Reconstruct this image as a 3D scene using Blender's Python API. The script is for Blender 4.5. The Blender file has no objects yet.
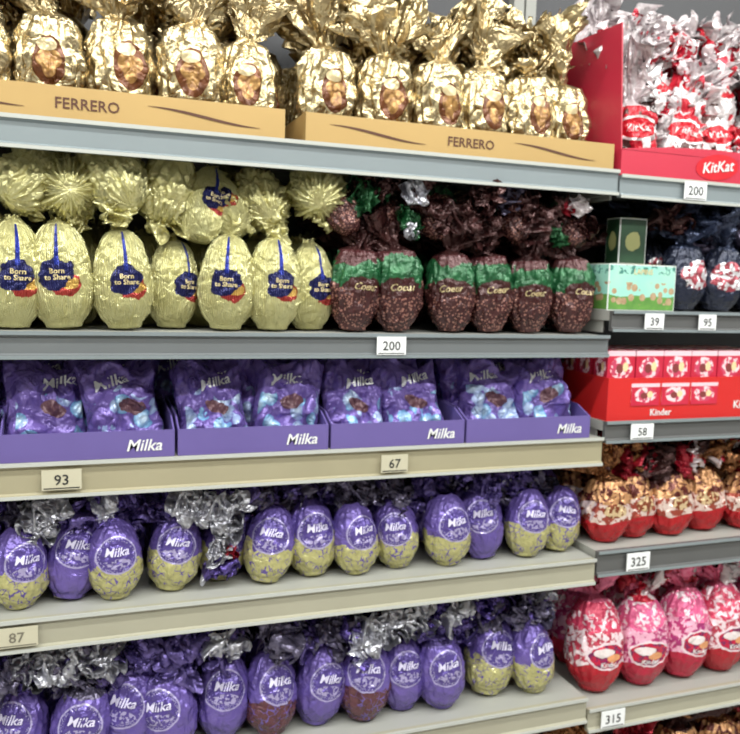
import bpy, math, random
from math import pi, sin, cos, radians
from mathutils import Vector, Matrix, Euler, noise
random.seed(7)
S=bpy.context.scene
COL=S.collection
# ---------------------------------------------------------------- helpers
class NT:
    def __init__(s,name):
        s.m=bpy.data.materials.new(name); s.m.use_nodes=True
        s.t=s.m.node_tree; s.n=s.t.nodes; s.l=s.t.links
        s.b=s.n['Principled BSDF']
    def node(s,k,**kw):
        n=s.n.new(k)
        for a,v in kw.items(): setattr(n,a,v)
        return n
    def put(s,sock,v):
        if isinstance(v,bpy.types.NodeSocket): s.l.new(v,sock)
        elif isinstance(v,(tuple,list)):
            if len(sock.default_value)==4 and len(v)==3: v=tuple(v)+(1,)
            sock.default_value=v
        else: sock.default_value=v
    def math(s,op,a,b=0.0,clamp=False):
        n=s.node('ShaderNodeMath',operation=op); n.use_clamp=clamp
        s.put(n.inputs[0],a); s.put(n.inputs[1],b); return n.outputs[0]
    def mix(s,f,a,b):
        n=s.node('ShaderNodeMix',data_type='RGBA')
        s.put(n.inputs[0],f); s.put(n.inputs[6],a); s.put(n.inputs[7],b); return n.outputs[2]
    def uv(s):
        if not hasattr(s,'_uv'):
            n=s.node('ShaderNodeUVMap'); n.uv_map='UVMap'
            x=s.node('ShaderNodeSeparateXYZ'); s.l.new(n.outputs[0],x.inputs[0])
            s._uv=(x.outputs[0],x.outputs[1])
        return s._uv
    def co(s):
        if not hasattr(s,'_co'):
            c=s.node('ShaderNodeTexCoord'); o=s.node('ShaderNodeObjectInfo')
            a=s.node('ShaderNodeVectorMath',operation='ADD')
            mm=s.math('MULTIPLY',o.outputs['Random'],7.0)
            s.l.new(c.outputs['Object'],a.inputs[0]); s.l.new(mm,a.inputs[1]); s._co=a.outputs[0]
        return s._co
    def noise(s,sc,det=3,rough=.5,dist=0):
        n=s.node('ShaderNodeTexNoise'); s.l.new(s.co(),n.inputs['Vector'])
        n.inputs['Scale'].default_value=sc; n.inputs['Detail'].default_value=det
        n.inputs['Roughness'].default_value=rough; n.inputs['Distortion'].default_value=dist
        return n.outputs[0]
    def wob(s,sc,amp): return s.mul(s.math('SUBTRACT',s.noise(sc,2),.5),amp)
    def voro(s,sc,feat='F1',out=0):
        n=s.node('ShaderNodeTexVoronoi',feature=feat); s.l.new(s.co(),n.inputs['Vector'])
        n.inputs['Scale'].default_value=sc; return n.outputs[out]
    def ell(s,cx,cy,rx,ry,wob=None):
        u,v=s.uv()
        a=s.math('DIVIDE',s.math('SUBTRACT',u,cx),rx); b=s.math('DIVIDE',s.math('SUBTRACT',v,cy),ry)
        d=s.math('ADD',s.math('MULTIPLY',a,a),s.math('MULTIPLY',b,b))
        if wob is not None: d=s.math('ADD',d,wob)
        return s.math('LESS_THAN',d,1.0)
    def less(s,a,b): return s.math('LESS_THAN',a,b)
    def more(s,a,b): return s.math('GREATER_THAN',a,b)
    def mul(s,a,b): return s.math('MULTIPLY',a,b)
    def crumple(s,sc=45,st=.6,dist=.004,fine=.8):
        n1=s.noise(sc,2,.5,.6)
        r=s.math('ABSOLUTE',s.math('SUBTRACT',n1,.5))
        v=s.voro(sc*1.1,'F1')
        h=s.math('ADD',s.mul(r,2.2),s.mul(v,.7))
        if fine:
            n2=s.noise(sc*3,2,.5,.3)
            h=s.math('ADD',h,s.mul(s.math('ABSOLUTE',s.math('SUBTRACT',n2,.5)),fine))
        b=s.node('ShaderNodeBump'); b.inputs['Strength'].default_value=st; b.inputs['Distance'].default_value=dist
        s.l.new(h,b.inputs['Height']); s.l.new(b.outputs[0],s.b.inputs['Normal'])
    def fin(s,col,rough=.5,metal=0.0,coat=0,emit=None,spec=None):
        s.put(s.b.inputs['Base Color'],col); s.put(s.b.inputs['Roughness'],rough); s.put(s.b.inputs['Metallic'],metal)
        if coat: s.b.inputs['Coat Weight'].default_value=coat; s.b.inputs['Coat Roughness'].default_value=.12
        if emit: s.put(s.b.inputs['Emission Color'],col); s.b.inputs['Emission Strength'].default_value=emit
        return s.m
def plain(name,col,rough=.5,metal=0.,coat=0,var=.06,sc=30,emit=None):
    n=NT(name); f=n.noise(sc,3)
    c2=tuple(max(0,c*(1-var*3)) for c in col)
    return n.fin(n.mix(f,col,c2),rough,metal,coat,emit)
def lin(r,g,b):
    f=lambda c:(c/255/12.92 if c/255<=.04045 else ((c/255+.055)/1.055)**2.4)
    return (f(r),f(g),f(b))

# ---------------------------------------------------------------- materials
M={}
def foil2(name,a,b,rough=.22,metal=1.,sc=40,st=.8,dist=.005,nsc=25,thr=None,fine=.8):
    n=NT(name); f=n.noise(nsc,3,.6,.8)
    if thr is not None: f=n.more(f,thr)
    col=n.mix(f,a,b); n.crumple(sc,st,dist,fine); return n.fin(col,rough,metal)
M['gold']=foil2('gold_foil',lin(224,206,162),lin(146,120,78),.28,.92,26,1,.008,fine=.4)
M['silver']=foil2('silver_foil',lin(216,216,224),lin(126,124,136),.28,.85,34,1,.007,fine=.3)
M['purplefoil']=foil2('purple_foil',lin(116,100,168),lin(54,42,98),.26,.65,38,1,.007,fine=.4)
M['purpsilver']=foil2('purple_silver_foil',lin(90,74,146),lin(205,205,218),.26,.75,38,1,.007,14,.54,fine=.4)
M['darkfoil']=foil2('dark_cellophane',lin(46,38,60),lin(120,114,140),.18,.6,40,1,.007,20,fine=.4)
M['brownfoil']=foil2('brown_foil',lin(82,44,42),lin(34,22,24),.25,.5,40,1,.006,20,fine=.4)
M['redfoil']=foil2('red_foil',lin(184,30,50),lin(100,16,30),.25,.55,38,1,.005,20,fine=.4)
M['pinkfoil']=foil2('pink_foil',lin(232,136,170),lin(190,44,84),.25,.45,40,1,.005,22,fine=.4)
M['bronzefoil']=foil2('bronze_foil',lin(170,116,72),lin(66,30,22),.24,.85,42,1,.006,30,fine=.4)
M['navyfoil']=foil2('navy_foil',lin(22,26,44),lin(70,80,108),.24,.6,38,1,.006,14,fine=.4)
M['redwhite']=foil2('red_white_foil',lin(192,30,54),lin(232,218,222),.24,.3,38,1,.006,17,.5,fine=.4)
M['greenfoil']=foil2('green_foil',lin(34,96,52),lin(14,44,26),.25,.5,40,1,.006,20,fine=.4)
M['clearfoil']=foil2('frosted_cellophane',lin(236,232,234),lin(170,146,152),.2,.25,30,1,.008,18,fine=.3)
M['white']=plain('white_print',(.8,.8,.8),.4)
M['lilac']=plain('lilac_print',lin(214,208,234),.4)
M['black']=plain('black_print',(.02,.02,.02),.5)
M['brownprint']=plain('brown_print',lin(80,40,18),.5)
M['redprint']=plain('red_print',lin(205,20,35),.35)
M['cream']=plain('cream_print',lin(225,205,150),.4)
M['dimcream']=plain('dull_cream_print',lin(196,176,128),.45)

n=NT('gold_bag_label'); f=n.noise(25,3,.6,.8); col=n.mix(f,lin(228,212,170),lin(156,132,90))
e1=n.ell(.515,.49,.096,.225); e2=n.ell(.515,.475,.082,.195)
brown=n.mix(n.noise(60,2),lin(126,72,38),lin(58,30,18))
hA=n.ell(.492,.49,.036,.07); hB=n.ell(.54,.49,.036,.07); hC=n.ell(.515,.42,.034,.085)
h=n.math('MAXIMUM',n.math('MAXIMUM',hA,hB),hC)
cc=n.mix(h,brown,n.mix(n.voro(100),lin(206,158,92),lin(90,46,24)))
cc=n.mix(n.ell(.505,.60,.05,.05),cc,lin(226,206,160))
col=n.mix(e1,col,lin(226,208,160)); col=n.mix(e2,col,cc)
n.crumple(28,.9,.007,.4); M['goldbag']=n.fin(col,.27,n.math('SUBTRACT',.92,n.mul(e2,.6)))
def yellow(name,label):
    n=NT(name); u,v=n.uv(); col=n.mix(n.noise(24,3),lin(236,232,176),lin(198,190,120))
    wv=n.node('ShaderNodeTexWave'); wv.inputs['Scale'].default_value=9.0; wv.inputs['Distortion'].default_value=3.0
    cx=n.node('ShaderNodeCombineXYZ'); n.l.new(n.mul(u,3.2),cx.inputs[0]); n.l.new(n.mul(v,.25),cx.inputs[1]); n.l.new(cx.outputs[0],wv.inputs[0])
    n1=n.math('ABSOLUTE',n.math('SUBTRACT',n.noise(36,2,.5,.6),.5)); hh=n.math('ADD',n.mul(wv.outputs[1],.5),n.mul(n1,3.6))
    b=n.node('ShaderNodeBump'); b.inputs['Strength'].default_value=1; b.inputs['Distance'].default_value=.0045
    n.l.new(hh,b.inputs['Height']); n.l.new(b.outputs[0],n.b.inputs['Normal'])
    if label:
        wo=n.wob(60,1.6)
        lab=n.math('MAXIMUM',n.ell(.5,.51,.088,.125,wo),n.ell(.48,.43,.07,.08,wo))
        lab2=n.ell(.535,.41,.080,.11,wo); lab3=n.ell(.55,.42,.055,.055,wo)
        rib=n.mul(n.less(n.math('ABSOLUTE',n.math('SUBTRACT',u,.5)),.012),n.more(v,.58))
        col=n.mix(lab2,col,lin(176,62,56)); col=n.mix(lab3,col,lin(214,168,84))
        col=n.mix(lab,col,lin(34,36,88)); col=n.mix(rib,col,lin(44,58,160))
    return n.fin(col,.27,.5)
M['yellow']=yellow('yellow_foil',True)
M['yellowtop']=foil2('yellow_foil_gather',lin(234,230,174),lin(176,166,100),.26,.6,36,1,.006,fine=.4)
n=NT('brown_speckled_foil'); u,v=n.uv()
sp=n.less(n.math('ADD',n.voro(170,'F1'),n.wob(60,.25)),.40)
base=n.mix(n.noise(20),lin(80,42,42),lin(44,24,26))
col=n.mix(n.mul(sp,n.more(n.voro(170,'F1',1),.3)),base,n.mix(n.noise(200,1),lin(176,124,110),lin(104,62,58)))
vv=n.math('ADD',v,n.wob(18,.5))
gb=n.mul(n.more(vv,.52),n.less(vv,.80))
col=n.mix(gb,col,n.mix(n.noise(45),lin(40,108,62),lin(14,42,28)))
col=n.mix(n.ell(.5,.50,.14,.11,n.wob(50,1.4)),col,lin(58,26,26))
col=n.mix(n.more(vv,.80),col,lin(72,36,38))
n.crumple(40,.9,.005,.5); M['brown']=n.fin(col,.26,.3)
def purple_egg(name,lo=.50,cr=lin(214,208,140)):
    n=NT(name); u,v=n.uv()
    base=n.mix(n.noise(18,3),lin(120,100,178),lin(76,60,134))
    low=n.less(n.math('ADD',v,n.wob(30,.45)),lo)
    crack=n.more(n.math('ADD',n.voro(80,'DISTANCE_TO_EDGE'),n.wob(60,.40)),.02)
    creamc=n.mix(n.noise(90,3,.7),cr,tuple(c*.42 for c in cr))
    e0=n.ell(.5,.62,.135,.225); e1=n.ell(.5,.62,.125,.207); e2=n.ell(.5,.62,.105,.17)
    col=n.mix(n.mul(low,crack),base,creamc)
    col=n.mix(e0,col,lin(172,162,206)); col=n.mix(e1,col,lin(82,66,138))
    ring=n.mul(n.math('SUBTRACT',1.0,e2),e1)
    col=n.mix(n.mul(ring,n.less(n.voro(360,'F1'),.34)),col,lin(180,172,212))
    low2=n.mul(n.ell(.5,.52,.085,.06),n.more(n.noise(150,2),.50))
    col=n.mix(low2,col,lin(168,158,200))
    n.crumple(34,.8,.006,.5); return n.fin(col,.25,.4)
M['purple']=purple_egg('purple_egg_foil')
M['purple2']=purple_egg('violet_egg_foil',.0)
M['purple3']=purple_egg('violet_brown_egg_foil',.42,lin(110,66,74))
n=NT('red_white_gold_egg_foil'); u,v=n.uv()
vv=n.math('ADD',v,n.wob(16,.16))
redc=n.mix(n.noise(20),lin(210,40,44),lin(150,16,28))
whit=n.mix(n.more(n.noise(60,3),.53),lin(236,212,202),lin(160,70,56))
col=n.mix(n.more(vv,.33),redc,whit)
col=n.mix(n.more(vv,.58),col,n.mix(n.more(n.noise(48,3,.6,1),.52),lin(200,146,100),lin(86,34,28)))
e=n.ell(.5,.5,.08,.10); col=n.mix(e,col,n.mix(n.more(n.noise(90),.5),lin(225,196,150),lin(130,64,40)))
n.crumple(38,.8,.005,.4); M['goldred']=n.fin(col,.25,.45)
def pinkegg(name,top,mid,bot,pa,pb):
    n=NT(name); u,v=n.uv()
    vv=n.math('ADD',v,n.wob(18,.25))
    col=n.mix(n.more(vv,.32),n.mix(n.noise(25),bot,tuple(c*.6 for c in bot)),mid)
    pat=n.mul(n.more(n.noise(60,3,.6,1),.50),n.more(vv,.32)); col=n.mix(pat,col,n.mix(n.noise(30),pa,pb))
    col=n.mix(n.more(vv,.66),col,n.mix(n.more(n.noise(50,3,.6,1),.55),top,lin(240,215,225)))
    w=n.wob(60,.6)
    col=n.mix(n.ell(.5,.42,.13,.14,w),col,lin(236,212,220)); col=n.mix(n.ell(.5,.42,.115,.12,w),col,n.mix(n.more(n.noise(90,2),.5),lin(190,24,60),lin(120,30,80)))
    col=n.mix(n.ell(.47,.46,.06,.045,w),col,lin(240,226,226)); col=n.mix(n.ell(.53,.40,.045,.04,w),col,lin(220,150,100))
    n.crumple(38,.8,.005,.4); return n.fin(col,.26,.2)
M['pinkegg']=pinkegg('pink_printed_foil',lin(222,92,140),lin(232,170,194),lin(196,24,60),lin(202,50,100),lin(140,50,116))
M['redegg']=pinkegg('red_white_printed_foil',lin(204,60,92),lin(236,214,220),lin(192,16,38),lin(200,60,84),lin(150,40,60))
n=NT('navy_egg_foil'); col=n.mix(n.noise(18,3,.6,1),lin(16,18,30),lin(50,56,78))
col=n.mix(n.ell(.5,.5,.15,.20,n.wob(50,1.4)),col,n.mix(n.more(n.noise(75),.5),lin(225,225,230),lin(150,60,72)))
n.crumple(38,.8,.006,.4); M['navy']=n.fin(col,.24,.4)
n=NT('red_wafer_egg_foil'); u,v=n.uv(); col=n.mix(n.more(n.noise(14,1),.54),lin(226,218,220),lin(190,26,44))
col=n.mix(n.more(n.noise(24,2,.5,1),.62),col,n.mix(n.noise(60),lin(110,74,70),lin(50,30,32)))
col=n.mix(n.ell(.5,.55,.15,.14),col,lin(232,226,228)); col=n.mix(n.ell(.5,.55,.13,.115),col,lin(200,20,38))
n.crumple(32,1,.007,.3); M['kk']=n.fin(col,.24,.2)
n=NT('purple_candy_bag_film'); u,v=n.uv()
base=n.mix(n.noise(16,3,.6,.6),lin(132,110,188),lin(72,54,130))
vc=n.voro(26,'F1')
eggsA=n.mix(n.more(n.voro(26,'F1',1),.45),lin(76,140,196),lin(120,136,194))
shade=n.mix(n.math('MULTIPLY',vc,1.9,True),lin(205,226,242),eggsA)
reg=n.mul(n.less(n.math('ADD',v,n.mul(n.noise(20),.35)),.76),n.more(u,.10))
col=n.mix(n.mul(reg,n.less(vc,.47)),base,shade)
col=n.mix(n.ell(.58,.46,.17,.09,n.wob(60,1.4)),col,n.mix(n.noise(50),lin(70,44,60),lin(130,90,96)))
n.crumple(26,1,.009,.4); M['bag']=n.fin(col,.23,.25)
M['goldcard']=plain('gold_cardboard',lin(186,152,94),.42,.25,0,.05,8)
M['purplecard']=plain('purple_cardboard',lin(98,84,148),.4,0,0,.06,10)
M['redcard']=plain('red_cardboard',lin(190,38,62),.4,0,0,.05,10)
M['redcard2']=plain('bright_red_cardboard',lin(200,32,30),.4,0,0,.05,10)
n=NT('rabbit_gift_box_print'); u,v=n.uv()
col=n.mix(n.noise(16,2),lin(120,196,190),lin(170,215,190))
col=n.mix(n.less(n.math('ADD',v,n.mul(n.noise(30),.2)),.42),col,n.mix(n.noise(80),lin(110,160,70),lin(60,110,50)))
rab=n.mul(n.less(n.voro(48,'F1'),.42),n.mul(n.more(v,.12),n.less(v,.62)))
col=n.mix(rab,col,n.mix(n.noise(100),lin(120,80,50),lin(200,176,140))); col=n.mix(n.mul(n.more(v,.80),n.more(n.noise(90),.55)),col,lin(60,120,110))
M['teal']=n.fin(col,.35)
n=NT('green_box_print'); u,v=n.uv(); col=n.mix(n.noise(40,3),lin(44,78,50),lin(24,44,34)); col=n.mix(n.ell(.5,.5,.3,.22,n.wob(60,1.)),col,lin(150,150,96)); M['green']=n.fin(col,.4)
n=NT('surprise_egg_box_print'); u,v=n.uv()
col=n.mix(n.noise(12,1),lin(206,40,70),lin(170,24,44))
col=n.mix(n.ell(.5,.48,.38,.34,n.wob(60,1.0)),col,n.mix(n.more(n.noise(80,2),.5),lin(240,200,206),lin(190,60,90)))
col=n.mix(n.ell(.45,.45,.13,.15),col,lin(120,50,50)); col=n.mix(n.ell(.66,.5,.1,.15),col,lin(236,200,150)); col=n.mix(n.more(v,.84),col,lin(226,190,200))
M['kbox']=n.fin(col,.35)
M['rail']=plain('grey_metal_shelf_edge',lin(140,150,154),.35,.35,0,.05,6)
M['railB']=plain('grey_price_rail',lin(108,112,114),.4,.2,0,.05,6)
M['railC']=plain('cream_price_rail',lin(158,150,122),.35,0,.3,.06,9)
M['railD']=plain('pale_price_rail',lin(160,156,136),.35,0,.3,.06,9)
M['railR']=plain('dark_grey_price_rail',lin(86,86,86),.4,.1,0,.05,6)
M['lip']=plain('pale_rail_lip',lin(178,180,174),.3,0,0,.03,9)
M['board']=plain('shelf_metal',lin(160,160,154),.45,.1,0,.04,6)
M['panel']=plain('back_panel_metal',lin(70,70,74),.5,.2,0,.05,4)
M['tag']=plain('price_card',(.8,.81,.82),.4,0,0,.01)
M['tagold']=plain('yellowed_price_card',lin(186,180,156),.4,0,0,.02)
M['greyprint']=plain('faded_print',lin(110,104,90),.5)
M['wall']=plain('painted_wall',(.7,.72,.72),.8,0,0,.03,3)
n=NT('floor_tiles'); bt=n.node('ShaderNodeTexBrick'); n.l.new(n.co(),bt.inputs['Vector'])
bt.offset=0; bt.inputs['Scale'].default_value=1.0; bt.inputs['Brick Width'].default_value=.4; bt.inputs['Row Height'].default_value=.4; bt.inputs['Mortar Size'].default_value=.004
bt.inputs['Color1'].default_value=(.45,.44,.40,1); bt.inputs['Color2'].default_value=(.4,.39,.36,1); bt.inputs['Mortar'].default_value=(.2,.19,.17,1)
M['floor']=n.fin(bt.outputs[0],.3)
M['ceil']=plain('ceiling_paint',(.65,.65,.63),.9,0,0,.02,3)
M['tube']=plain('lamp_diffuser',(1,.98,.92),.5,emit=2.0,var=0)
for k,c in (('cA',(150,40,36)),('cB',(60,90,150)),('cC',(190,160,70)),('cD',(70,120,70)),('cE',(60,44,40)),('cF',(190,188,180))):
    M[k]=plain('grocery_carton_'+k,lin(*c),.45,0,0,.12,9)

# ---------------------------------------------------------------- mesh builder
_tc={}
def text_geo(body,size,shear=0,res=2):
    k=(body,size,shear)
    if k in _tc: return _tc[k]
    c=bpy.data.curves.new('t','FONT'); c.body=body; c.size=size; c.shear=shear; c.align_x='CENTER'; c.align_y='CENTER'; c.resolution_u=res; c.offset=size*.012; c.space_line=.85
    o=bpy.data.objects.new('t',c); COL.objects.link(o); bpy.context.view_layer.update()
    me=o.evaluated_get(bpy.context.evaluated_depsgraph_get()).to_mesh()
    v=[(p.co.x,p.co.y) for p in me.vertices]; f=[tuple(p.vertices) for p in me.polygons]
    bpy.data.objects.remove(o); bpy.data.curves.remove(c)
    _tc[k]=(v,f); return _tc[k]
class MB:
    def __init__(s): s.v=[]; s.f=[]; s.uv=[]; s.mi=[]; s.mats=[]; s.sm=[]
    def mat(s,m):
        if m not in s.mats: s.mats.append(m)
        return s.mats.index(m)
    def face(s,idx,uvs,m,smooth=False): s.f.append(idx); s.uv.append(uvs); s.mi.append(s.mat(m)); s.sm.append(smooth)
    def box(s,a,b,m,skip=()):
        x0,y0,z0=a; x1,y1,z1=b; i=len(s.v)
        s.v+=[(x0,y0,z0),(x1,y0,z0),(x1,y0,z1),(x0,y0,z1),(x0,y1,z0),(x1,y1,z0),(x1,y1,z1),(x0,y1,z1)]
        q=[(0,0),(1,0),(1,1),(0,1)]
        for t in [(0,1,2,3),(5,4,7,6),(1,5,6,2),(4,0,3,7),(3,2,6,7),(4,5,1,0)]:
            s.face(tuple(i+k for k in t),q,m)
    def poly_extrude_x(s,prof,x0,x1,m):
        i=len(s.v); n=len(prof)
        s.v+=[(x0,y,z) for y,z in prof]+[(x1,y,z) for y,z in prof]
        for k in range(n):
            k2=(k+1)%n; s.face((i+k,i+k2,i+n+k2,i+n+k),[(0,0),(0,1),(1,1),(1,0)],m)
        s.face(tuple(i+k for k in range(n))[::-1],[(0,0)]*n,m); s.face(tuple(i+n+k for k in range(n)),[(0,0)]*n,m)
    def text(s,body,size,m,place,shear=0):
        v,f=text_geo(body,size,shear); i=len(s.v)
        s.v+=[place(x,z) for x,z in v]
        for t in f: s.face(tuple(i+k for k in t),[(0,0)]*len(t),m)
    def grid(s,nx,nz,fn,m,mfn=None,smooth=True):
        i=len(s.v)
        for a in range(nz+1):
            for c in range(nx+1): s.v.append(fn(c/nx,a/nz))
        for a in range(nz):
            for c in range(nx):
                q=(i+a*(nx+1)+c,i+a*(nx+1)+c+1,i+(a+1)*(nx+1)+c+1,i+(a+1)*(nx+1)+c)
                uvs=[(c/nx,a/nz),((c+1)/nx,a/nz),((c+1)/nx,(a+1)/nz),(c/nx,(a+1)/nz)]
                s.face(q,uvs,mfn((a+.5)/nz) if mfn else m,smooth)
    def mesh(s,name):
        me=bpy.data.meshes.new(name); me.from_pydata(s.v,[],s.f)
        for m in s.mats: me.materials.append(M[m])
        ul=me.uv_layers.new(name='UVMap'); k=0
        for p,uvs in zip(me.polygons,s.uv):
            for q in uvs: ul.data[k].uv=q; k+=1
        me.polygons.foreach_set('material_index',s.mi); me.polygons.foreach_set('use_smooth',s.sm)
        me.update(); return me
def empty(name,loc=(0,0,0)):
    o=bpy.data.objects.new(name,None); o.location=loc; o.empty_display_size=.05; COL.objects.link(o); return o
def obj(name,me,parent=None,loc=(0,0,0),rot=(0,0,0),sc=1):
    o=bpy.data.objects.new(name,me); COL.objects.link(o)
    o.location=loc; o.rotation_euler=rot; o.scale=(sc,sc,sc) if not isinstance(sc,tuple) else sc
    if parent: o.parent=parent
    return o
def bevel(o,w=.001):
    b=o.modifiers.new('bevel','BEVEL'); b.width=w; b.segments=2; b.limit_method='ANGLE'

def interp(P,v):
    for a,b in zip(P,P[1:]):
        if v<=b[0]:
            t=(v-a[0])/(b[0]-a[0]) if b[0]>a[0] else 0
            return [a[k]+(b[k]-a[k])*t for k in range(1,len(a))]
    return list(P[-1][1:])
def egg_body(taper=.12,full=.5):
    pts=[]
    for k in range(0,25):
        t=k/24; v=.5-.5*cos(pi*t)
        x=2*v-1; r=max(0,1-abs(x)**2.25)**full*(1-taper*x)
        pts.append((v,r))
    mx=max(p[1] for p in pts)
    return [(v,r/mx) for v,r in pts]
def egg(name,H,R,mats,seed,neck=.93,ruffle=(),pleat_n=18,pleat=.02,crum=.03,flat=1.,lean=(0,0),texts=(),foot=.35,nt=84,nz=46,neckr=.14,taper=.12,chaos=1.0,basepleat=0):
    E=egg_body(taper); P=[(0,0,0)]
    P.append((.0,foot,basepleat))
    for v,r in E:
        if v<.04: continue
        if v>neck: break
        P.append((v,max(r,foot*.9 if v<.1 else 0,neckr),(pleat if v<.6 else pleat*(1+(v-.6)*5))+basepleat*max(0,1-v*3)))
    last=P[-1][0]
    b=MB()
    rnd=random.Random(seed); ph=rnd.random()*6
    if ruffle:
        P.append((last+.04,neckr,.25))
        for q in ruffle: P.append(q)
    vmax=P[-1][0]
    lx,ly=lean
    def radius(u,v):
        r,p=interp(P,v)
        th=2*pi*u
        d=Vector((-sin(th),cos(th)*flat,v*1.6))
        w=noise.noise(d*1.5+Vector((seed*3.1,0,0)))
        fade=min(1,v*8) if v<=last else 1+(v-last)*5*chaos
        pl=(1-2*abs(sin(pleat_n*.5*th+ph+w*3.5)))*p
        if v>last:
            g=noise.noise(Vector((-sin(th)*1.1,cos(th)*1.1,seed*7.7)))
            r*=1+g*1.1*chaos*min(1,(v-last)*5); r=max(r,.06)
        cr=(abs(noise.noise(d*3.2+Vector((0,seed*1.7,3))))*2-.5)*crum*fade
        cr+=(abs(noise.noise(d*7.5+Vector((5,seed*2.7,3))))*2-.5)*crum*.5*fade
        return R*max(.01,r*(1+pl)+cr*(r**.5 if v<=last else r)*1.0)
    def pos(u,v):
        r=radius(u,v); th=2*pi*u
        z=H*v; x=-sin(th)*r; y=cos(th)*r*flat
        if v>last:
            t=(v-last)
            k=noise.noise(Vector((-sin(th)*1.5,cos(th)*1.5,seed*2.3)))
            k2=noise.noise(Vector((-sin(th)*4,cos(th)*4,seed*5.3+v*2)))
            z+=H*t*(k*1.1+k2*.6)*chaos; x+=lx*t*R*4; y+=ly*t*R*4; x+=k2*R*t*1.5*chaos
        return (x,y,z)
    def fn(u,t):
        if t==0: return (0,0,0)
        v=vmax*((t-1/nz)/(1-1/nz))
        return pos(u,max(v,0))
    for a in range(nz+1):
        for c in range(nt+1):
            b.v.append(fn(c/nt,a/nz))
    body,top=mats
    for a in range(nz):
        va=vmax*max(0,(a/nz-1/nz)/(1-1/nz)); vb=vmax*max(0,((a+1)/nz-1/nz)/(1-1/nz))
        for c in range(nt):
            q=(a*(nt+1)+c,a*(nt+1)+c+1,(a+1)*(nt+1)+c+1,(a+1)*(nt+1)+c)
            b.face(q,[(c/nt,va),((c+1)/nt,va),((c+1)/nt,vb),(c/nt,vb)], top if va>=last-.03 and ruffle else body,True)
    for body_t,size,m,zc,shear in texts:
        def place(x,z,zc=zc):
            zz=zc*H+z; v=zz/H
            rr=interp(P,v)[0]*R
            th=x/max(rr,.01)
            u=.5+th/(2*pi)
            rr=radius(u,v)+.0010
            return (sin(th)*rr,-cos(th)*rr*flat,zz)
        b.text(body_t,size,m,place,shear)
    return b.mesh(name)

# ---------------------------------------------------------------- prototypes
P_={}
P_['gold']=[egg('gold_bag',.205,.056,('goldbag','gold'),s,.86,[(1.0,.4,.3),(1.15,.75,.3),(1.35,1.1,.3)],14,.06,.13,.8,((s%3-1)*.5,.1),foot=.7,neckr=.26,taper=.02) for s in (1,2,3,4,5)]
P_['yel']=[egg('yellow_egg',.190,.055,('yellow','yellowtop'),s,.975,[(1.0,.16,.2),(1.02,.22,.3)],30,.025,.07,.92,(0,.8),
   texts=[('Born\nto Share',.0125,'cream',.495,0)],foot=.5,taper=.14) for s in (11,12,13,14)]
P_['yelb']=[egg('yellow_egg_gathered_base',.16,.058,('yellowtop','yellowtop'),s,.93,[(1.03,.4,.25),(1.2,.9,.3)],26,.04,.16,.95,(0,.5),foot=.12,neckr=.2,basepleat=.28) for s in (15,16,17)]
P_['brn']=[egg('brown_egg',.175,.051,('brown','brownfoil'),s,.93,[(1.03,.4,.25),(1.15,.8,.3),(1.25,1.1,.3)],20,.04,.10,.92,((s%2-.5)*.8,.5),
   texts=[('Coeur',.019,'dimcream',.50,.35)],foot=.5,neckr=.2,taper=.0) for s in (21,22,23,24)]
P_['p4']=[egg('purple_egg',.158,.0525,(k,t),s,.985,(),16,.014,.055,.95,(0,1.),texts=[('Milka',.022,'lilac',.66,.25)],foot=.5) for s,k,t in ((31,'purple','purplefoil'),(32,'purple','purpsilver'),(33,'purple','purplefoil'),(34,'purple2','purplefoil'))]
P_['p5']=[egg('violet_egg',.175,.056,(k,t),s,ne,ru,16,.018,.065,.95,((s%3-1)*.8,.5),texts=[('Milka',.024,'lilac',.66,.25)],foot=.5,neckr=.2) for s,k,t,ne,ru in ((41,'purple2','purpsilver',.985,()),(42,'purple2','darkfoil',.93,[(1.05,.5,.3),(1.15,.9,.3)]),(43,'purple3','purpsilver',.985,()),(44,'purple','darkfoil',.985,()),(45,'purple2','purplefoil',.93,[(1.03,.5,.3),(1.12,.9,.3)]))]
P_['gr']=[egg('gold_red_egg',.165,.058,('goldred',t),s,.9,[(1.03,.5,.25),(1.15,.85,.3),(1.28,1.15,.3)],18,.03,.08,.95,((s%3-1)*.6,.4),foot=.55,neckr=.22) for s,t in ((51,'bronzefoil'),(52,'redfoil'),(53,'brownfoil'))]
P_['pk']=[egg('pink_egg',.225,.067,(k,t),s,.96,[(1.04,.25,.25),(1.16,.5,.3),(1.26,.75,.3)],20,.02,.05,.95,((s%3-1)*.5,.3),texts=[('Kinder',.016,'white',.34,0)],foot=.5,neckr=.16) for s,k,t in ((61,'redegg','pinkfoil'),(62,'pinkegg','redwhite'),(63,'pinkegg','pinkfoil'))]
P_['navy']=[egg('navy_egg',.17,.056,('navy','navyfoil'),s,.9,[(1.05,.6,.3),(1.22,1.1,.3),(1.4,1.4,.3)],14,.03,.10,.95,((s%2-.5),.3),foot=.6,neckr=.26) for s in (71,72,73)]
P_['kk']=[egg('wafer_egg',.19,.060,('kk',t),s,.85,[(1.0,.55,.3),(1.2,.9,.3),(1.38,1.1,.3)],12,.05,.14,.95,((s%3-1)*.3,.0),foot=.7,neckr=.3,texts=[('KitKat',.022,'white',.55,.15)]) for s,t in ((81,'redwhite'),(82,'clearfoil'),(83,'clearfoil'))]
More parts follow.
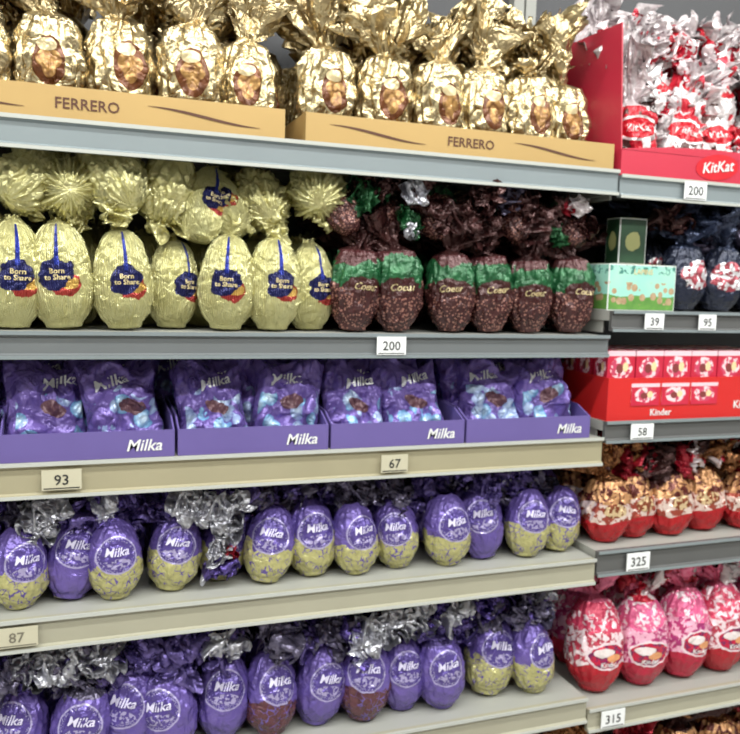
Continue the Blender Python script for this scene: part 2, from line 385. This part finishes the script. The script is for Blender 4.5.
def crumpled(name,m,seed,w=.075,h=.055):
    b=MB()
    def fn(u,v):
        x=(u-.5)*w; z=(v)*h
        p=Vector((u*3,v*3,seed*1.3))
        y=(abs(noise.noise(p))*2-.4)*.034+(abs(noise.noise(p*2.7))-.3)*.026
        k=.45+.55*sin(pi*min(1,v*.9+.1))
        return (x*k+noise.noise(p+Vector((9,0,0)))*.022,y*k,z+noise.noise(p+Vector((0,9,0)))*.026)
    b.grid(28,22,fn,m); return b.mesh(name)
SCRAP={k:[crumpled('crumpled_'+k,k,s) for s in (1,2,3,4)] for k in ('silver','darkfoil','purpsilver','brownfoil','redfoil','purplefoil','gold','greenfoil','redwhite','bronzefoil','navyfoil','clearfoil','pinkfoil','yellowtop','kk')}
def bag(name,seed,w=.144,h=.165,t=.036):
    b=MB()
    def shape(u,v,side):
        x=2*u-1; z=2*v-1
        e=(max(0,1-abs(x)**3))**.6*(max(0,1-abs(z)**4))**.7
        p=Vector((u*3,v*3,seed*1.9+side*4))
        cr=(abs(noise.noise(p))*2-.4)*.024+(abs(noise.noise(p*2.6))-.3)*.018
        y=-side*(t*e+cr*min(1,e*2))
        if v>.9: y+=.005*sin(u*26+seed)*(v-.9)*10
        pinch=1-.08*(1-abs(z))+.05*noise.noise(Vector((v*4,seed,0)))
        zz=v*h+noise.noise(Vector((u*2,seed,0)))*.045*v
        return (x*w/2*pinch,y,zz)
    b.grid(34,34,lambda u,v:shape(u,v,1),'bag'); b.grid(34,34,lambda u,v:shape(1-u,v,-1),'bag')
    ox=(-.02,.012,-.005,.02)[seed%4]
    def place(x,z):
        a=.18; X=x*cos(a)-z*sin(a)+ox; Z=x*sin(a)+z*cos(a)+.122
        u=(X)/w+.5; v=Z/h
        p=shape(u,v,1); return (X,p[1]-.0025,Z)
    b.text('Milka',.030,'white',place,.25)
    return b.mesh(name)
BAGS=[bag('purple_bag',s) for s in (1,2,3,4)]

def put(kind,i,parent,x,y,z,rz=0,rx=0,ry=0,sc=1,label='egg'):
    L=P_[kind]; return obj(label,L[i%len(L)],parent,(x,y,z),(radians(rx),radians(ry),radians(rz)),sc)
R=random.Random(5)
def scrap(k,parent,x,y,z,sc=1,rz=0,rx=0,ry=0):
    return obj('foil_gather',SCRAP[k][R.randrange(4)],parent,(x,y,z),(radians(rx),radians(ry),radians(rz)),sc)
def scraps(ks,parent,x0,x1,y,z,n,sc=1.0,dz=.012):
    for k in range(n):
        x=x0+(x1-x0)*(k+R.random())/n
        scrap(ks[R.randrange(len(ks))],parent,x,y+R.uniform(-.015,.02),z+R.uniform(-dz,dz),sc*R.uniform(.8,1.15),R.uniform(-40,40),R.uniform(-20,20),R.uniform(-80,80))

# ---------------------------------------------------------------- shelving
def rail_profile(h,t=.014):
    return [(0,0),(-t,0),(-t,-.006),(-t+.005,-.009),(-t+.005,-h+.009),(-t,-h+.006),(-t,-h),(0,-h)]
def shelving(name,x0,x1,levels,backz,depth=.46,flip=None):
    root=empty(name)
    if flip is not None: root.location=(0,flip,0); root.scale=(1,-1,1)
    b=MB()
    b.box((x0,depth,.0),(x1,depth+.02,backz),'panel')
    for xx in (x0,x1-.03):
        b.box((xx,depth-.03,0),(xx+.03,depth,backz),'board')
    z=.3
    while z<backz: b.box((x0+.03,depth-.004,z),(x1-.03,depth,z+.004),'black'); z+=.3
    b.box((x0,.01,0),(x1,.03,.095),'railR')
    obj('back_panel_and_uprights',b.mesh('panel'),root)
    for (z,h,m,lip) in levels:
        b=MB(); b.box((x0,0,z-.022),(x1,depth-.03,z),'board')
        for xx in (x0+.004,x1-.008):
            b.box((xx,.03,z-.05),(xx+.004,depth-.03,z-.022),'board')
        obj('shelf_board',b.mesh('board'),root)
        b=MB(); pr=[(y,z+zz) for y,zz in rail_profile(h)]
        b.poly_extrude_x(pr,x0,x1,m)
        b.box((x0,-.0165,z-.005),(x1,-.0135,z+.002),lip); b.box((x0,-.0165,z-h-.001),(x1,-.0135,z-h+.005),lip)
        obj('price_rail',b.mesh('rail'),root)
AL,BL,CL,DL,EL=1.713,1.352,1.122,.840,.505
AR,BR,CR,DR,ER=1.705,1.408,1.158,.856,.475
G=.15
shelving('supermarket_shelving_unit',-1.0,1.112,[(AL,.052,'rail','lip'),(BL,.046,'railB','rail'),(CL,.062,'railC','lip'),(DL,.058,'railD','lip'),(EL,.058,'railD','lip'),(G,.05,'railR','rail')],2.35)
shelving('supermarket_shelving_unit',1.118,2.4,[(AR,.048,'rail','lip'),(BR,.045,'railR','rail'),(CR,.048,'railR','rail'),(DR,.058,'railR','rail'),(ER,.055,'railD','lip'),(G,.05,'railR','rail')],2.35)

# ---------------------------------------------------------------- price tags
def tag(txt,x,z,w=.06,h=.036,y=-.018,m='tag',tm='black'):
    b=MB(); b.box((-w/2,-.001,-h/2),(w/2,.001,h/2),m)
    b.text(txt,h*.72,tm,lambda a,c:(a,-.0016,c-.001))
    b.box((-w/2+.003,-.0014,-h/2+.002),(w/2-.003,-.0011,-h/2+.004),tm)
    obj('price_tag',b.mesh('tag'),None,(x,y,z))
tag('200',.589,BL-.022,.062,.036); tag('67',.604,CL-.032,.058,.036,m='tagold'); tag('93',-.028,CL-.030,.066,.036,m='tagold')
tag('200',1.317,AR-.022,.062,.040); tag('39',1.227,BR-.022,.052,.036); tag('95',1.378,BR-.022,.05,.036)
tag('58',1.213,CR-.024,.062,.036); tag('325',1.226,DR-.030,.064,.042); tag('315',1.183,ER-.028,.066,.042); tag('87',-.105,DL-.028,.07,.036,m='tagold',tm='greyprint')

# ---------------------------------------------------------------- trays
def tray(x0,x1,z,y0,y1,hf,hb,m,th=.003,hs=None):
    b=MB(); hs=hs or hb
    b.box((x0,y0,z),(x1,y1,z+th),m); b.box((x0,y0,z+th),(x1,y0+th,z+hf),m); b.box((x0,y1-th,z+th),(x1,y1,z+hb),m)
    for xx in (x0,x1-th):
        b.poly_extrude_x([(y0+th,z+th),(y1-th,z+th),(y1-th,z+hb),(y0+.05,z+hs),(y0+th,z+hf)],xx,xx+th,m)
    return b
def swoosh(b,x0,x1,z,m,y,amp=.006,flip=1):
    i=len(b.v); n=16
    for k in range(n+1):
        t=k/n; x=x0+(x1-x0)*t; w=.0022*sin(pi*t)+.0003; zz=z+flip*amp*sin((t-.5)*pi)
        b.v+=[(x,y,zz-w),(x,y,zz+w)]
    for k in range(n):
        a=i+2*k; b.face((a,a+2,a+3,a+1),[(0,0)]*4,m)
def goldbox(x0,x1,xs,z):
    root=empty('gold_foil_easter_egg_display_box')
    b=tray(x0,x1,z,-.006,.40,.056,.056,'goldcard')
    c=(x0+x1)/2
    b.text('FERRERO',.026,'brownprint',lambda a,q:(c+a,-.0072,z+.027+q))
    swoosh(b,c-.30,c-.10,z+.027,'brownprint',-.0072,.010,-1); swoosh(b,c+.10,c+.30,z+.027,'brownprint',-.0072,.010,-1)
    obj('display_box',b.mesh('goldbox'),root)
    for k,x in enumerate(xs):
        put('gold',k+(x>.4)*2,root,x,.062+.008*(k%2),z+.004,R.uniform(-14,14),R.uniform(-4,2),R.uniform(-5,2),R.uniform(1.0,1.08))
        put('gold',k+2,root,x+.04,.165,z+.004,R.uniform(-60,60),0,R.uniform(-8,4),1.1)
        put('gold',k+1,root,x+R.uniform(-.02,.02),.28,z+.004,R.uniform(-60,60),0,R.uniform(-5,3),1.12)
    scraps(['gold'],root,xs[0],xs[-1]-.02,.10,z+.22,len(xs)*2,1.3,.05)
goldbox(-.328,.366,[-.265,-.155,-.043,.085,.201,.308],AL+.0005)
goldbox(.406,1.100,[.462,.588,.705,.815,.925,1.025],AL+.0005)
goldbox(-.985,-.34,[-.92,-.80,-.68,-.56,-.44],AL+.0005)

# yellow eggs
root=empty('yellow_foil_easter_egg_row')
for k,x in enumerate([-.9,-.78,-.66,-.54,-.43,-.32,-.215,-.110,-.022,.083,.27,.363]):
    put('yel',k,root,x,.058,BL+.001,R.uniform(-14,30),R.uniform(-3,0),R.uniform(-4,4),R.uniform(.98,1.04))
put('yel',1,root,.172,.10,BL+.001,35,0,3,.93); put('yel',2,root,.447,.09,BL+.001,20,0,0,.95)
for k,x in enumerate([-.85,-.72,-.6,-.48,-.36,-.24,-.12,0,.12,.24,.35,.45]):
    put('yel',k,root,x,.19,BL+.001,R.uniform(-90,90)); put('yel',k+1,root,x+.05,.31,BL+.001,R.uniform(-90,90),0,0,1.1)
ty=BL+.246
for k,(x,rx,ry,rz) in enumerate([(-.85,-78,0,0),(-.7,-70,0,10),(-.52,-80,0,-5),(-.36,-70,0,10),(-.23,-78,0,0),(-.118,-50,20,-30),(-.010,-80,0,4),(.095,-40,-12,25),(.355,-55,16,20),(.445,-60,-10,-16)]):
    put('yelb',k,root,x,.02+.015*(k%3),ty+.004*(k%2)-(.025 if rx>-60 else 0),rz,rx,ry,1.0)
put('yelb',0,root,.155,.09,ty-.05,5,0,8,.95)
put('yel',0,root,.215,.055,ty-.075,15,-14,18,.83); put('yel',1,root,.30,.06,ty-.060,-5,-20,-30,.78)
scraps(['yellowtop'],root,-.5,.46,.06,BL+.20,20,.95,.025)
# brown eggs
root=empty('brown_speckled_easter_egg_row')
for k,x in enumerate([.530,.628,.755,.848,.945,1.052]):
    put('brn',k,root,x,.056,BL+.001,R.uniform(-25,10),R.uniform(-4,2),R.uniform(-5,5),R.uniform(1.0,1.08))
    put('brn',k+1,root,x+.04,.165,BL+.001,R.uniform(-90,90),0,0,1.1); put('brn',k+1,root,x,.29,BL+.001,R.uniform(-90,90),0,0,1.2)
for k,(x,rx,ry,rz) in enumerate([(.515,-40,-10,10),(.60,-70,14,-8),(.70,-30,25,10),(.80,-60,-20,0),(.90,-35,15,10),(.985,-66,-15,10),(1.05,-45,0,0)]):
    put('brn',k+1,root,x,.035+.02*(k%2),ty-.012+.004*(k%2)-(.03 if rx>-50 else 0),rz,rx,ry,.82)
scraps(['brownfoil','brownfoil','greenfoil','brownfoil','darkfoil','greenfoil'],root,.49,1.06,.03,ty+.0,17,1.0,.04)
scrap('silver',root,.634,.01,ty+.02,.8,0,0,10); scrap('silver',root,.634,.01,ty-.05,.5,20,0,10); scrap('redfoil',root,1.0,.02,ty+.02,.5,0,0,30); scrap('clearfoil',root,1.04,.02,ty+.02,.7,0,0,-20)

def bagtray(x0,x1,xs,z):
    root=empty('purple_candy_bag_tray')
    b=tray(x0,x1,z,-.004,.36,.050,.09,'purplecard',hs=.07)
    b.text('Milka',.030,'white',lambda a,q:(x1-.055+a,-.0052,z+.022+q),.25)
    obj('display_tray',b.mesh('bagtray'),root)
    for k,x in enumerate(xs):
        kk=R.randrange(4)
        obj('candy_bag',BAGS[kk],root,(x,.060,z+.006),(radians(-14+R.uniform(-8,4)),radians(R.uniform(-9,9)),radians(R.uniform(-14,16))),R.uniform(.93,1.02))
        for q in range(3):
            obj('candy_bag',BAGS[(kk+q+1)%4],root,(x+R.uniform(-.03,.03),.125+.07*q,z+.006+.008*q),(radians(-10),radians(R.uniform(-10,10)),radians(R.uniform(-12,12))),1)
bagtray(-.128,.168,[-.055,.09],CL+.0005); bagtray(.174,.466,[.255,.39],CL+.0005)
bagtray(.472,.766,[.54,.678],CL+.0005); bagtray(.772,1.080,[.855,.998],CL+.0005)
bagtray(-.43,-.134,[-.355,-.21],CL+.0005); bagtray(-.73,-.436,[-.66,-.51],CL+.0005)

root=empty('purple_chocolate_egg_row')
xs=[-.9,-.8,-.7,-.6,-.5,-.4,-.3,-.2,-.104,-.020,.065,.168,.354,.463,.557,.655,.771,.865,.965,1.055]
for k,x in enumerate(xs):
    kd=3 if k in (17,9) else k%3
    put('p4',kd,root,x,.056+.014*(k%2),DL+.001,R.uniform(-24,26),R.uniform(-10,2),R.uniform(-9,9),R.uniform(.96,1.06))
    put('p4',3,root,x+R.uniform(-.01,.03),.165,DL+.018,R.uniform(-50,50),0,0,1.08); put('p4',3,root,x,.28,DL+.001,40,0,0,1.25)
scraps(['darkfoil','purplefoil','purplefoil','purpsilver','darkfoil','purplefoil'],root,-.2,1.06,.07,DL+.155,42,1.15,.018)
scraps(['purplefoil','darkfoil'],root,-.9,-.3,.10,DL+.155,12,1.05,.02)
put('p4',2,root,.262,.10,DL+.001,10,0,12,.95)
scrap('purpsilver',root,.255,.04,DL+.02,.9,0,0,20); scrap('silver',root,.262,.03,DL+.06,.75,0,0,-20); scrap('silver',root,.255,.03,DL+.11,.85,0,0,60); scrap('redfoil',root,.285,.03,DL+.065,.4,0,0,0)
for x_,z_ in ((-.08,.15),(-.05,.165),(-.09,.135),(.20,.155),(.235,.15),(.27,.15),(.17,.165)): scrap('silver',root,x_,.035,DL+z_,1.0,R.uniform(-20,20),0,R.uniform(-60,60))
root=empty('violet_chocolate_egg_row')
xs=[-.92,-.81,-.70,-.59,-.48,-.37,-.24,-.116,-.010,.083,.176,.274,.377,.476,.580,.680,.775,.892,1.015]
kinds=[0,1,2,4,0,1,0,0,1,0,4,0,2,0,2,0,4,3,3]
for k,x in enumerate(xs):
    put('p5',kinds[k],root,x,.064+.018*(k%2),EL+.001,R.uniform(-26,28),R.uniform(-10,2),R.uniform(-11,11),R.uniform(.97,1.06))
    put('p5',(1,4,0)[k%3],root,x+R.uniform(-.0,.03),.185,EL+.02,R.uniform(-50,50),0,0,1.08)
scraps(['darkfoil','purpsilver','darkfoil','purplefoil','purpsilver','purplefoil'],root,-.2,1.04,.065,EL+.185,46,1.35,.03)
scraps(['darkfoil','purpsilver','purplefoil'],root,-.9,-.3,.08,EL+.185,12,1.25,.03)
for x in (-.10,-.06,.01,.03,.26,.56,.60,.66,.70,.80): scrap('silver',root,x,.035,EL+.185+R.uniform(-.01,.02),1.15,R.uniform(-20,20),-10,R.uniform(-60,60))
root=empty('violet_chocolate_egg_row')
for k in range(17): put('p5',k,root,-.9+.115*k,.07,G+.001,R.uniform(-20,20))

# ---------------------------------------------------------------- right bay
root=empty('red_wafer_easter_egg_display_box')
z=AR+.0005; x0,x1=1.120,1.66
b=MB()
b.box((x0,-.006,z),(x1,.40,z+.003),'redcard'); b.box((x0,-.006,z+.003),(x1,-.003,z+.056),'redcard'); b.box((x0,.397,z+.003),(x1,.40,z+.34),'redcard')
for xx in (x0,x1-.003): b.poly_extrude_x([(-.003,z+.003),(.397,z+.003),(.397,z+.34),(.02,z+.33),(.004,z+.14),(-.003,z+.056)],xx,xx+.003,'redcard')
i=len(b.v); n_=20
for k in range(n_+1):
    t=k/n_; x=x0+(x1-x0)*t; zz=z+.056+.018*sin(pi*t)
    b.v+=[(x,-.006,z+.055),(x,-.006,zz+.001)]
for k in range(n_):
    a=i+2*k; b.face((a,a+2,a+3,a+1),[(0,0)]*4,'redcard')
def ellipse(b,cx,cz,rx,rz,y,m,n=28,rot=0):
    i=len(b.v)
    for k in range(n):
        a=2*pi*k/n; ex=rx*cos(a); ez=rz*sin(a)
        b.v.append((cx+ex*cos(rot)-ez*sin(rot),y,cz+ex*sin(rot)+ez*cos(rot)))
    b.face(tuple(range(i,i+n)),[(0,0)]*n,m)
b.text('KitKat',.034,'white',lambda a,q:(1.385+a,-.0088,z+.036+q+a*.14),.15)
ellipse(b,1.385,z+.036,.062,.029,-.0072,'redprint',rot=.1)
obj('display_box',b.mesh('redbox'),root)
for k,x in enumerate([1.20,1.315,1.43,1.545]):
    put('kk',k+1,root,x,.075,z+.004,R.uniform(-30,10),R.uniform(-10,5),R.uniform(-8,12),1.05)
    put('kk',k+1,root,x,.2,z+.004,R.uniform(-60,60),0,R.uniform(-6,8),1.2)
    put('kk',k+2,root,x+.01,.31,z+.004,R.uniform(-60,60),0,R.uniform(-4,8),1.25)
    put('kk',k,root,x+.03,.085,z+.125,R.uniform(-20,20),-14,R.uniform(-20,30),.92)
    put('kk',k+1,root,x+.02,.22,z+.19,R.uniform(-90,90),-10,R.uniform(-10,20),.95)
scraps(['clearfoil','redwhite','kk','brownfoil','clearfoil'],root,1.19,1.62,.05,z+.12,9,1.0,.05)
scraps(['clearfoil','redwhite','clearfoil','kk'],root,1.19,1.62,.09,z+.31,12,1.3,.04)
root=empty('red_wafer_easter_egg_row')
for k in range(5): put('kk',k,root,1.82+.115*k,.09,AR+.001,R.uniform(-30,30))
def gbox(name,x,y,z,w,d,h,m,rz=0,txt=None):
    b=MB(); b.box((-w/2,0,0),(w/2,d,h),'white'); b.box((-w/2+.002,-.0008,.002),(w/2-.002,0,h-.002),m)
    b.box((-w/2,.0,h),(w/2,d,h+.0015),'green')
    b.box((-w/2-.0008,.002,.002),(-w/2,d-.002,h-.002),m)
    if txt: b.text(txt,h*.16,'cream',lambda a,q:(a,-.0018,h*.84+q))
    o=obj(name,b.mesh(name),None,(x,y,z),(0,0,radians(rz))); bevel(o,.0006)
gbox('rabbit_chocolate_gift_box',1.214,.015,BR+.0005,.185,.12,.105,'teal',0,'LAPINS')
gbox('green_chocolate_gift_box',1.215,.06,BR+.108,.075,.05,.105,'green')
root=empty('navy_foil_easter_egg_row')
for k,x in enumerate([1.365,1.47,1.585,1.70,1.82,1.94,2.06,2.18,2.3]):
    put('navy',k,root,x,.062,BR+.001,R.uniform(-20,20),0,R.uniform(-8,8),R.uniform(.98,1.03)); put('navy',k,root,x,.18,BR+.001,0,0,0,1.1); put('navy',k,root,x-.02,.29,BR+.001,0,0,0,1.1)
scraps(['navyfoil','darkfoil','navyfoil','brownfoil'],root,1.29,1.7,.07,BR+.19,12,1.2,.03)
root=empty('surprise_egg_carton_display_tray')
z=CR+.0005; x0,x1=1.122,1.60
b=tray(x0,x1,z,-.006,.32,.098,.10,'redcard2')
b.text('Kinder',.022,'white',lambda a,q:(1.27+a,-.0072,z+.017+q))
for k in range(3):
    xx=1.185+k*.085
    b.box((xx,-.008,z+.034),(xx+.078,-.006,z+.085),'kbox')
b.text('Kinder',.026,'white',lambda a,q:(1.52+a,-.0072,z+.03+q))
obj('display_tray',b.mesh('ktray'),root)
bb=MB(); bb.box((-.038,0,0),(.038,.05,.074),'kbox'); km=bb.mesh('egg_carton')
for k in range(6):
    for r in range(3):
        obj('egg_carton',km,root,(1.163+.079*k,.006+.06*r,z+.085),(0,0,radians(R.uniform(-3,3))))
b=MB(); b.box((x0+.01,.004,z+.003),(x1-.01,.30,z+.0845),'redcard'); obj('inner_stack',b.mesh('stack'),root)
root=empty('gold_red_easter_egg_row')
for k,x in enumerate([1.185,1.278,1.380,1.492,1.605,1.73,1.85,1.97,2.09,2.21]):
    put('gr',k,root,x,.062+.012*(k%2),DR+.001,R.uniform(-20,20),R.uniform(-6,2),R.uniform(-6,8),R.uniform(1.,1.06))
    put('gr',k+1,root,x+.01,.19,DR+.001,R.uniform(-50,50),0,0,1.15); put('gr',k+1,root,x+.05,.31,DR+.001,R.uniform(-50,50),0,0,1.15)
scraps(['bronzefoil','redfoil','brownfoil','redfoil','redwhite'],root,1.18,1.66,.06,DR+.19,16,1.2,.03)
root=empty('pink_easter_egg_row')
for k,x in enumerate([1.190,1.325,1.450,1.575,1.70,1.84,1.98,2.12]):
    put('pk',k,root,x,.072,ER+.001,R.uniform(-14,14),R.uniform(-6,0),R.uniform(-3,6),R.uniform(1.03,1.08))
    put('pk',k+1,root,x+.03,.215,ER+.001,R.uniform(-50,50),0,0,1.08); put('pk',0,root,x+.03,.34,ER+.001,R.uniform(-50,50),0,0,1.08)
scraps(['redfoil','redwhite','pinkfoil','redfoil','clearfoil'],root,1.19,1.66,.09,ER+.255,16,1.15,.02)
root=empty('gold_red_easter_egg_row')
for k in range(9): put('gr',k,root,1.21+.13*k,.09,G+.001,R.uniform(-20,20),0,0,1.2)

# ---------------------------------------------------------------- unseen shelving opposite, added for the foil to reflect
FY=-2.75
shelving('opposite_aisle_shelving_unit',-2.2,3.4,[(1.75,.05,'railB','rail'),(1.35,.05,'railB','rail'),(.95,.05,'railB','rail'),(.55,.05,'railB','rail'),(.15,.05,'railB','rail')],2.2,flip=FY)
for lv in (1.75,1.35,.95,.55,.15):  # unseen cartons, added to give the foil darker, coloured reflections
    b=MB(); x=-2.15
    while x<3.25:
        w=R.uniform(.10,.24); h=R.uniform(.18,.32); m='c'+'ABCDEF'[R.randrange(6)]; nn=max(1,R.randrange(4))
        for q in range(nn):
            if x+w>3.35: break
            b.box((x,FY-.24,lv+.001),(x+w-.006,FY-.03,lv+h),m); b.box((x+.02,FY-.03,lv+h*.3),(x+w-.026,FY-.029,lv+h*.75),'c'+'ABCDEF'[(R.randrange(6))]); x+=w
    obj('grocery_carton_row',b.mesh('cartons'),None)
# ---------------------------------------------------------------- room
def slab(name,a,b_,m):
    c=[(p+q)/2 for p,q in zip(a,b_)]
    b=MB(); b.box([p-q for p,q in zip(a,c)],[p-q for p,q in zip(b_,c)],m); obj(name,b.mesh(name),None,c)
X0,X1,Y0,Y1,H=-4,7,-3.6,1.2,3.2
slab('floor',(X0,Y0,-.05),(X1,Y1,0),'floor'); slab('ceiling',(X0,Y0,H),(X1,Y1,H+.05),'ceil')
slab('wall_back',(X0,Y1,0),(X1,Y1+.05,H),'wall'); slab('wall_front',(X0,Y0-.05,0),(X1,Y0,H),'wall')
slab('wall_left',(X0-.05,Y0,0),(X0,Y1,H),'wall'); slab('wall_right',(X1,Y0,0),(X1+.05,Y1,H),'wall')
def lamp(x,y,L,power):
    root=empty('ceiling_strip_light',(x,y,H-.06))
    b=MB(); b.box((-L/2,-.09,.0),(L/2,.09,.06),'board'); b.box((-L/2+.02,-.07,-.012),(L/2-.02,.07,.0),'tube')
    obj('fixture',b.mesh('fixture'),root)
    d=bpy.data.lights.new('strip','AREA'); d.shape='RECTANGLE'; d.size=L-.04; d.size_y=.14; d.energy=power; d.color=(.98,1,.955)
    o=bpy.data.objects.new('tube_light',d); COL.objects.link(o); o.parent=root; o.location=(0,0,-.02)
for x in (-1.6,.6,2.8): 
    lamp(x,-.95,1.9,44); lamp(x,-2.2,1.9,56)  # second row is unseen, added behind the camera to fill lower shelf fronts
w=bpy.data.worlds.new('World'); S.world=w; w.use_nodes=True
w.node_tree.nodes['Background'].inputs[0].default_value=(.8,.85,.9,1); w.node_tree.nodes['Background'].inputs[1].default_value=.4
# ---------------------------------------------------------------- camera
Xd=Vector((2190,-17,800)).normalized(); Dn=Vector((-232,7780,800)).normalized(); Yd=Xd.cross(Dn).normalized(); Dn=Yd.cross(Xd)
ax=[Vector((Xd[i],Yd[i],-Dn[i])) for i in range(3)]
m=Matrix((ax[0],-ax[1],-ax[2])).transposed().to_4x4(); m.translation=Vector((0,-1.5,1.45))
cd=bpy.data.cameras.new('Camera'); cam=bpy.data.objects.new('Camera',cd); COL.objects.link(cam); cam.matrix_world=m
cd.sensor_fit='HORIZONTAL'; cd.sensor_width=36; cd.lens=800/740*36; cd.clip_start=.02
cd.dof.use_dof=True; cd.dof.focus_distance=1.0; cd.dof.aperture_fstop=8.0
S.camera=cam
S.view_settings.view_transform='Standard'; S.view_settings.exposure=0; S.view_settings.gamma=1.08
